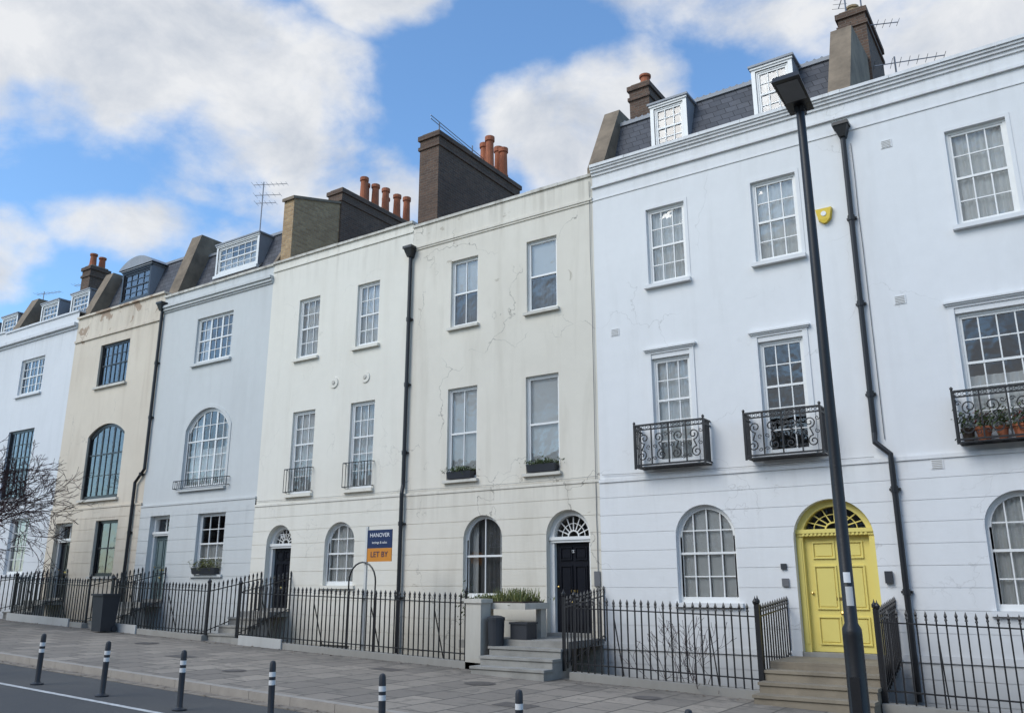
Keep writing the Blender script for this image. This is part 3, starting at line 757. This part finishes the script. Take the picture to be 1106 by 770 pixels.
for x,y in ((-11.6,-3.0),(-16,-4.4),(-7.3,-5)):
    F=MB(); a,b=x-.3,x+.3; F.poly([(a,y-.2,gz(a)+.004),(b,y-.2,gz(b)+.004),(b,y+.2,gz(b)+.004),(a,y+.2,gz(a)+.004)],'cast'); F.build('inspection_cover')
F=MB()
for _ in range(900):
    x=R.uniform(-34,3); y=(-1.84-abs(R.gauss(0,.18))) if R.random()<.6 else -6.88+R.gauss(0,.12)
    z=gz(x)+.012 if y>-6.55 else gz(x)-.10
    if -6.74<y<-6.5: continue
    s_=R.uniform(.012,.035); a=R.random()*6.28; p=Vector((x,y,z)); e=Vector((math.cos(a),math.sin(a),R.uniform(-.3,.3)))*s_; f=Vector((-math.sin(a),math.cos(a),R.uniform(-.3,.3)))*s_*.6
    F.poly([p-e,p-f,p+e,p+f],'deadleaf')
F.build('leaf_litter')

gaps=[(-34.95,-33.85),(-29.65,-28.5),(-24.25,-23.15),(-18.85,-17.7),(-10.2,-8.25),(-4.72,-2.93),(.9,2.6),(6.4,8.1)]
F=MB(); F.slope(XL,XR,-1.718,-1.58,-2.4,-.002,'concrete'); F.build('area_wall')
pr=XL
pl=MB()
for a,b in gaps+[(XR,XR)]:
    if a>pr: pl.slope(pr,a,-1.80,-1.55,-.02,.13,'plinth')
    pr=b
for a,b in ((-28.4,-24.9),(-23.0,-21.6),(-17.4,-15.9)): pl.slope(a,b,-1.84,-1.801,-.02,.22,'plinthw')
pl.build('railing_plinth')
def railtop(x): return 1.60-.0255*x
def spear(mb,x,y,z0,z1,r=.015):
    mb.tube([(x,y,z0),(x,y,z1-.14),(x,y,z1-.135),(x,y,z1-.10),(x,y,z1-.07),(x,y,z1)],[r,r,r*1.9,r*1.2,r*1.9,.002],'iron',4)
def rail_run(x0,x1,y=-1.67):
    F=MB(); n_=max(1,int(round((x1-x0)/.135)))
    for i in range(n_+1):
        x=x0+(x1-x0)*i/n_; b=gz(x)+.13; t=railtop(x)
        if i==0 or i==n_:
            F.box(x-.02,x+.02,y-.02,y+.02,b,t-.02,'iron'); F.lathe(x,y,[(.02,t-.02),(.04,t+.01),(.045,t+.04),(.025,t+.07),(.01,t+.09),(.002,t+.13)],'iron',8)
        else: spear(F,x+R.uniform(-.006,.006),y+R.uniform(-.004,.004),b,t+R.uniform(-.012,.012))
        if i%13==6: F.tube([(x,y,t-.35),(x,y+.35,b-.1)],.012,'iron',4)
    for off in (-.20,-1.17):
        F.slope(x0,x1,y-.024,y+.024,off-.010,off+.010,'iron',gf=lambda q:railtop(q))
    F.build('iron_railing')
pr=-45
for a,b in gaps+[(14,14)]:
    if b==-8.25: a=-10.66
    if a>pr+.3: rail_run(pr+.05,a-.05)
    pr=b
def side_rail(x,y0,y1,z0,z1,b0,b1):
    F=MB(); n_=int(abs(y1-y0)/.13)
    for i in range(n_+1):
        u=i/n_; y=y0+(y1-y0)*u; t=z0+(z1-z0)*u; b=b0+(b1-b0)*u
        if i==0:
            F.box(x-.025,x+.025,y-.025,y+.025,b,t,'iron'); F.lathe(x,y,[(.02,t),(.04,t+.02),(.04,t+.06),(.015,t+.09),(.002,t+.14)],'iron',8)
        else: spear(F,x,y,b,t)
    F.tube([(x,y0,z0-.2),(x,y1,z1-.2)],.016,'iron',4)
    F.tube([(x,y0,b0+.1),(x,y1,b1+.1)],.014,'iron',4)
    F.build('step_railing')
def steps(x0,x1,zd,k,yl=-1.3,n_=None,name='entrance_steps'):
    F=MB(); g=gz((x0+x1)/2); n_=n_ or max(2,round((zd-g)/.17)); h=(zd-g)/n_
    F.box(x0,x1,yl,-.035,zd-.18,zd-.09,k); F.box(x0,x1,yl,-.045,zd-.088,zd-.045,k)
    F.box(x0,x1,yl,yl+.1,g-.4,zd-.182,k)
    for i in range(1,n_):
        z=zd-h*i; y1=yl-.30*(i-1); F.box(x0,x1,y1-.30,y1-.001,g-.4,z-.045,k); F.box(x0-.02,x1+.02,y1-.325,y1-.001,z-.044,z,k)
    F.build(name)
def entrance(od,zd,k,yl=-1.3,wide=.18,n_=None,zr=None):
    x0,x1=od.x0-wide,od.x1+wide; steps(x0,x1,zd,k,yl,n_)
    for x in (x0-.03,x1+.03): side_rail(x,-1.67,-.05,railtop(x),zr or zd+.98,gz(x)+.13,zd-.09)
entrance(d6,.86,'steps',yl=-1.35)
steps(-10.07,-8.46,1.04,'stepsg',-1.45,4); side_rail(-8.43,-1.67,-.05,railtop(-8.43),2.02,gz(-8.4)+.13,.95)
for a,z in ((O(-18.77,-17.78,0,1),1.42),(O(-24.2,-23.22,0,1),1.6),(O(-29.61,-28.57,0,1),1.6),(O(-34.9,-33.9,0,1),1.7),(O(1.03,2.42,0,1),.86),(O(6.58,7.97,0,1),.86)): entrance(a,z,'stepsg',yl=-.72,wide=.06)
bs=empty('bin_store'); F=MB()
F.box(-11.05,-10.09,-1.45,-.05,.80,.95,'stepsg')
F.box(-11.05,-9.45,-1.42,-.5,1.56,1.68,'render'); F.box(-11.0,-10.78,-1.35,-.6,.95,1.56,'render')
F.box(-9.62,-9.50,-.75,-.55,1.0,1.56,'render'); F.box(-10.95,-9.55,-1.36,-.56,1.68,1.71,'soil')
F.box(-10.62,-10.25,-1.80,-1.46,.3,1.68,'render'); F.box(-10.65,-10.22,-1.83,-1.43,1.68,1.76,'render')
F.build('stone_shelf',bs)
F=MB()
for _ in range(420):
    x=R.uniform(-10.9,-9.6); y=R.uniform(-1.33,-.6); hh=R.uniform(.06,.22)*(1.3 if x>-10.3 else .8); a=R.uniform(-.1,.1); b=R.uniform(-.08,.08)
    F.poly([(x-.012,y,1.70),(x+.012,y+.01,1.70),(x+a+.004,y+b,1.70+hh),(x+a-.004,y+b,1.70+hh)],'leafy' if R.random()<.7 else 'leaf')
leaves(F,-10.2,-1.0,1.76,1.0,.5,.08,350,'leafy',.035); leaves(F,-10.95,-1.3,1.6,.15,.2,.4,160,'leaf',.035)
F.build('creeping_plant')
def wheelie(x,y,z,w=.42,d=.45,h=.75,name='rubbish_bin'):
    F=MB(); F.hexa([(x-w*.42,y-d*.4,z+.03),(x+w*.42,y-d*.4,z+.03),(x+w*.42,y+d*.4,z+.03),(x-w*.42,y+d*.4,z+.03),(x-w/2,y-d/2,z+h),(x+w/2,y-d/2,z+h),(x+w/2,y+d/2,z+h),(x-w/2,y+d/2,z+h)],'plasticbin')
    F.box(x-w/2-.03,x+w/2+.03,y-d/2-.04,y+d/2+.03,z+h+.002,z+h+.05,'plasticbin'); F.tube([(x-w*.4,y+d/2+.05,z+h-.02),(x+w*.4,y+d/2+.05,z+h-.02)],.015,'plasticbin')
    for s_ in (-1,1): F.tube([(x+s_*w*.42,y+d*.38,z+.08),(x+s_*w*.5,y+d*.38,z+.08)],.08,'plasticbin',12)
    F.build(name)
F=MB(); F.lathe(-10.02,-1.60,[(.15,.86),(.17,1.36),(.18,1.36),(.18,1.41),(.1,1.44),(.03,1.45)],'plasticbin',16); F.build('rubbish_bin')
F=MB(); F.box(-9.80,-9.42,-1.42,-1.05,1.0,1.28,'plasticbin'); F.box(-9.82,-9.40,-1.44,-1.03,1.282,1.32,'plasticbin'); F.build('recycling_box')
wheelie(-22.6,-2.15,gz(-22.6),.5,.5,.95)
def branch(mb,p,d,L,r,depth,k,spread=.6,segs=3,minr=.004,up=.08,child=(2,3)):
    pts=[p.copy()];rs=[r]
    for i in range(segs):
        d=(d+Vector((R.gauss(0,.16),R.gauss(0,.16),R.gauss(0,.12)+up))).normalized(); p=p+d*L/segs; pts.append(p.copy()); rs.append(max(minr,r*(1-.4*(i+1)/segs)))
    mb.tube(pts,rs,k,5 if r>.02 else 3,False)
    if depth<=0: return
    for j in range(R.randint(*child)):
        q=pts[-1] if j==0 else pts[R.randint(1,len(pts)-1)]
        dd=(d+Vector((R.gauss(0,spread),R.gauss(0,spread),R.gauss(0,spread*.7)))).normalized()
        branch(mb,q,dd,L*R.uniform(.62,.85),rs[-1]*.78,depth-1,k,spread,segs,minr,up,child)
F=MB()
for _ in range(7): branch(F,Vector((-6.3+R.uniform(-.3,.3),-1.0,-.3)),Vector((R.gauss(0,.3),R.gauss(0,.2),1)).normalized(),.65,.014,4,'twig',.35,child=(2,2))
F.build('bare_shrub')
T=empty('bare_street_tree'); F=MB()
base=Vector((-26.9,-4.3,gz(-26.9)-.05))
F.tube([base,base+Vector((-.05,0,.3)),base+Vector((-.1,.05,1.2)),base+Vector((-.1,.0,2.3))],[.2,.15,.13,.12],'bark',10); F.build('trunk',T)
F=MB(); top=base+Vector((-.1,0,2.2))
for a in range(13):
    an=a*.5; branch(F,top-Vector((0,0,R.uniform(0,.4))),Vector((math.cos(an)*.95,math.sin(an)*.7,.75)).normalized(),1.4,.055,6,'twig',.55,3,.007,.0,(2,3))
F.build('branches',T)

# ===================================================== street lamp
L=empty('street_lamp'); x,y=-2.29,-6.0; g=gz(x); F=MB()
F.lathe(x,y,[(.13,g-.05),(.13,g+.03),(.105,g+.06),(.102,g+1.32),(.10,g+1.38),(.07,g+1.44),(.064,g+3.5),(.052,7.7),(.052,7.9),(.03,7.95)],'iron',20)
F.build('column',L,True)
F=MB(); 
F.hexa([(x-.17,y-.62,7.95),(x+.17,y-.62,7.95),(x+.15,y+.12,7.86),(x-.15,y+.12,7.86),(x-.15,y-.58,8.03),(x+.15,y-.58,8.03),(x+.11,y+.14,8.02),(x-.11,y+.14,8.02)],'iron')
F.box(x-.06,x+.06,y-.05,y+.1,7.8,7.88,'iron')
F.poly([(x-.13,y-.55,7.938),(x+.13,y-.55,7.938),(x+.13,y-.15,7.889),(x-.13,y-.15,7.889)],'cgrey'); F.build('lantern_head',L)
F=MB(); 
def wrap(z0,z1,k,a0,a1,r):
    n_=8; b=[(x+r*math.cos(math.radians(a0+(a1-a0)*i/n_)),y+r*math.sin(math.radians(a0+(a1-a0)*i/n_))) for i in range(n_+1)]
    for p_,q in zip(b,b[1:]): F.poly([(p_[0],p_[1],z0),(q[0],q[1],z0),(q[0],q[1],z1),(p_[0],p_[1],z1)],k)
wrap(g+1.62,g+1.82,'notice',262,325,.0725); wrap(g+1.86,g+1.97,'wtext',255,315,.072); F.box(x-.05,x+.05,y-.105,y-.1,g+.5,g+.9,'iron')
F.build('notices',L)

# bollards
for i,(bx) in enumerate((-16.6,-14.75,-12.87,-10.96,-9.08,-7.17,-5.26,-3.4,-1.5,.4)):
    F=MB(); y=-8.0; g=gz(bx)-.12; tl=R.uniform(-.04,.04)
    prof=[(.10,0),(.10,.02),(.05,.04),(.042,.06),(.042,.5),(.043,.501),(.043,.56),(.042,.561),(.042,.60),(.043,.601),(.043,.66),(.042,.661),(.040,.76),(.03,.79),(.01,.80)]
    def seg(a,b,k): F.tube([(bx+tl*prof[q][1],y,g+prof[q][1]) for q in range(a,b+1)],[prof[q][0] for q in range(a,b+1)],k,14)
    seg(0,4,'plasticbin'); seg(5,6,'refl'); seg(7,8,'plasticbin'); seg(9,10,'refl'); seg(11,14,'plasticbin'); F.build('lane_bollard',None,True)

# ===================================================== letting board and arch
sg=empty('letting_sign'); F=MB(); yb=-1.62
F.box(-13.52,-12.80,yb-.01,yb+.01,2.82,3.22,'navy'); F.box(-13.52,-12.80,yb-.01,yb+.01,2.53,2.818,'orange'); F.build('board',sg)
F=MB(); F.box(-13.58,-13.524,yb-.02,yb+.03,.3,3.3,'post'); F.build('post',sg)
text(sg,'HANOVER',.125,(-13.16,yb-.014,3.10),'wtext','lettering'); text(sg,'lettings & sales',.075,(-13.16,yb-.014,2.94),'wtext','lettering_small'); text(sg,'LET BY',.17,(-13.16,yb-.014,2.68),'navy','lettering_low')
F=MB(); pts=[(-14.0,-1.67,railtop(-14)-.1)]+[(-13.6-.4*math.cos(math.pi*i/12),-1.67,2.1+.42*math.sin(math.pi*i/12)) for i in range(13)]+[(-13.2,-1.67,railtop(-13)-.1)]
F.tube(pts,.018,'iron',6); F.tube([(a,b,.6) for a,b,c in pts[:1]]+pts[:1],.022,'iron',6); F.tube([(a,b,.6) for a,b,c in pts[-1:]]+pts[-1:],.022,'iron',6); F.build('iron_gate_arch')

# ===================================================== aerials
def aerial(x,y,z0,z1,el,ang):
    F=MB(); F.tube([(x,y,z0),(x,y,z1)],.02,'alu',6); c,s_=math.cos(ang),math.sin(ang)
    for zz,LL,nn in el:
        F.tube([(x-c*LL*.3,y-s_*LL*.3,zz),(x+c*LL*.7,y+s_*LL*.7,zz)],.012,'alu',4)
        for j in range(nn):
            u=-.3+j/(nn-1); w=.22-.08*j/nn; px_,py_=x+c*LL*u,y+s_*LL*u; F.tube([(px_-s_*w,py_+c*w,zz),(px_+s_*w,py_-c*w,zz)],.006,'alu',3)
    F.build('television_aerial')
aerial(-22.2,1.6,13.2,15.6,[(15.5,1.2,8),(15.1,.9,5),(14.8,.7,5)],.5)
aerial(-2.05,2.0,11.0,13.1,[(12.95,1.4,9)],.3); aerial(-2.75,3.2,15,16.0,[(14.9,1.1,8)],.4); aerial(-3.1,3.2,15,16.3,[(16.,.9,6)],2.)
aerial(-37,2,13,14.6,[(14.5,1.3,8)],.3); aerial(-34,2,13,14.4,[(14.3,1.1,8)],.4)

# ===================================================== opposite terrace (seen in the panes)
h=empty('brick_terrace'); F=MB()
F.box(-58,28,-32,-24,-1,9.0,'brickopp'); F.box(-58,28,-24.0,-23.85,8.7,8.95,'white'); F.box(-58,28,-24.,-23.94,4.2,4.4,'white')
for i in range(30):
    xx=-56+i*2.8
    for z0,z1 in ((1.3,3.3),(4.9,6.8),(7.2,8.4)):
        F.box(xx,xx+1.0,-24,-23.97,z0,z1,'kframe'); F.box(xx-.08,xx+1.08,-24,-23.9,z0-.12,z0,'white'); F.box(xx,xx+1.,-23.97,-23.95,(z0+z1)/2-.03,(z0+z1)/2+.03,'wframe'); F.box(xx+.47,xx+.53,-23.97,-23.952,z0,z1,'wframe')
F.build('brick_front',h)

# ===================================================== camera
cd=bpy.data.cameras.new('camera'); cd.sensor_width=36; cd.lens=36*916/1106; cd.clip_end=3000; cd.clip_start=.1
cam=bpy.data.objects.new('camera',cd); link(cam); cam.location=(0,-16,2.0); cam.rotation_euler=(math.radians(90+15.15),0,math.radians(33.8)); S.camera=cam

# ===================================================== sun + sky
el,az=math.radians(42),math.radians(205)
sd=Vector((math.sin(az)*math.cos(el),math.cos(az)*math.cos(el),math.sin(el)))
ld=bpy.data.lights.new('sun','SUN'); ld.energy=1.9; ld.angle=math.radians(35); ld.color=(1,.955,.89)
lo=bpy.data.objects.new('sun',ld); link(lo); lo.rotation_euler=(-sd).to_track_quat('-Z','Y').to_euler()
w=bpy.data.worlds.new('World'); S.world=w; w.use_nodes=True; t=w.node_tree; nd=t.nodes; bg=nd['Background']
def nn(ty,**k):
    q=nd.new(ty)
    for a,b in k.items(): setattr(q,a,b)
    return q
def mth(op,a,b=None,clamp=False):
    q=nn('ShaderNodeMath',operation=op,use_clamp=clamp)
    for i,v in enumerate((a,b)):
        if v is None: continue
        if isinstance(v,(int,float)): q.inputs[i].default_value=v
        else: t.links.new(v,q.inputs[i])
    return q.outputs[0]
sky=nn('ShaderNodeTexSky'); sky.sky_type='NISHITA'; sky.sun_disc=False; sky.sun_elevation=el; sky.sun_rotation=az
tc=nn('ShaderNodeTexCoord'); sp=nn('ShaderNodeSeparateXYZ'); t.links.new(tc.outputs['Generated'],sp.inputs[0])
AZ=mth('MULTIPLY',mth('ARCTAN2',sp.outputs[0],sp.outputs[1]),57.2958); EL=mth('MULTIPLY',mth('ARCSINE',sp.outputs[2]),57.2958)
blobs=[(-27,32,11,5.5,1.0),(-19,30,8,5,.95),(-38,33,9,7,.9),(-36,18,4.5,3.,.7),(3.2,29,5,4.3,.95),(8.5,31,6,3.2,.75),(23,37,9,4.3,.95),(34,33,10,5,.95),(13,41.5,7,4,.6),(-11,40,6,3.3,.8),(-15,25,8,2.2,.4),(-8,27,4,2.5,.4),(-21,21.5,6,2.,.35),(50,28,14,10,.9),(-60,28,14,10,.8),(45,50,20,10,.9),(-20,60,18,10,.8)]
cur=None
for a,e,ra,re,amp in blobs:
    a-=33.8
    dx=mth('DIVIDE',mth('SUBTRACT',AZ,a),ra); dy=mth('DIVIDE',mth('SUBTRACT',EL,e),re)
    d=mth('ADD',mth('MULTIPLY',dx,dx),mth('MULTIPLY',dy,dy))
    v=mth('MULTIPLY',mth('SUBTRACT',1.,mth('MULTIPLY',d,.7)),amp); v=mth('MAXIMUM',v,-.75)
    cur=v if cur is None else mth('MAXIMUM',cur,v)
back=mth('MULTIPLY',mth('ADD',mth('MULTIPLY',sp.outputs[1],-1.),-.1,True),1.2,True)
cur=mth('MAXIMUM',cur,mth('SUBTRACT',back,.5))
def wn(scale,detail,dist,vec,rough=.6):
    q=nn('ShaderNodeTexNoise'); q.inputs['Scale'].default_value=scale; q.inputs['Detail'].default_value=detail; q.inputs['Roughness'].default_value=rough; q.inputs['Distortion'].default_value=dist
    t.links.new(vec,q.inputs['Vector']); return q.outputs['Fac']
vs=nn('ShaderNodeVectorMath',operation='MULTIPLY'); t.links.new(tc.outputs['Generated'],vs.inputs[0]); vs.inputs[1].default_value=(1,1,1.5)
nz=wn(6.5,9,.15,vs.outputs[0],.55)
den=mth('ADD',cur,mth('MULTIPLY',mth('SUBTRACT',nz,.5),3.2))
def mrr(v,a,b,c,d,sm=False):
    q=nn('ShaderNodeMapRange'); 
    if sm: q.interpolation_type='SMOOTHSTEP'
    t.links.new(v,q.inputs[0])
    for i,z in enumerate((a,b,c,d)): q.inputs[i+1].default_value=z
    return q.outputs[0]
cm=mrr(den,-.1,.8,0,.96,True)
shade=wn(8,7,.3,vs.outputs[0])
STR=.12
def cl(*c): return tuple(x/STR for x in c)+(1,)
cc=nn('ShaderNodeMix',data_type='RGBA'); t.links.new(mrr(mth('ADD',shade,mth('MULTIPLY',den,.08)),.45,.80,0,1),cc.inputs[0]); cc.inputs[6].default_value=cl(.86,.87,.885); cc.inputs[7].default_value=cl(.53,.58,.66)
tint=nn('ShaderNodeMix',data_type='RGBA',blend_type='MULTIPLY'); tint.inputs[0].default_value=1; t.links.new(sky.outputs[0],tint.inputs[6]); tint.inputs[7].default_value=(1.4,1.85,2.15,1)
mxs=nn('ShaderNodeMix',data_type='RGBA'); t.links.new(cm,mxs.inputs[0]); t.links.new(tint.outputs[2],mxs.inputs[6]); t.links.new(cc.outputs[2],mxs.inputs[7])
t.links.new(mxs.outputs[2],bg.inputs[0]); bg.inputs[1].default_value=STR
S.view_settings.view_transform='Standard'; S.view_settings.look='None'; S.view_settings.exposure=0
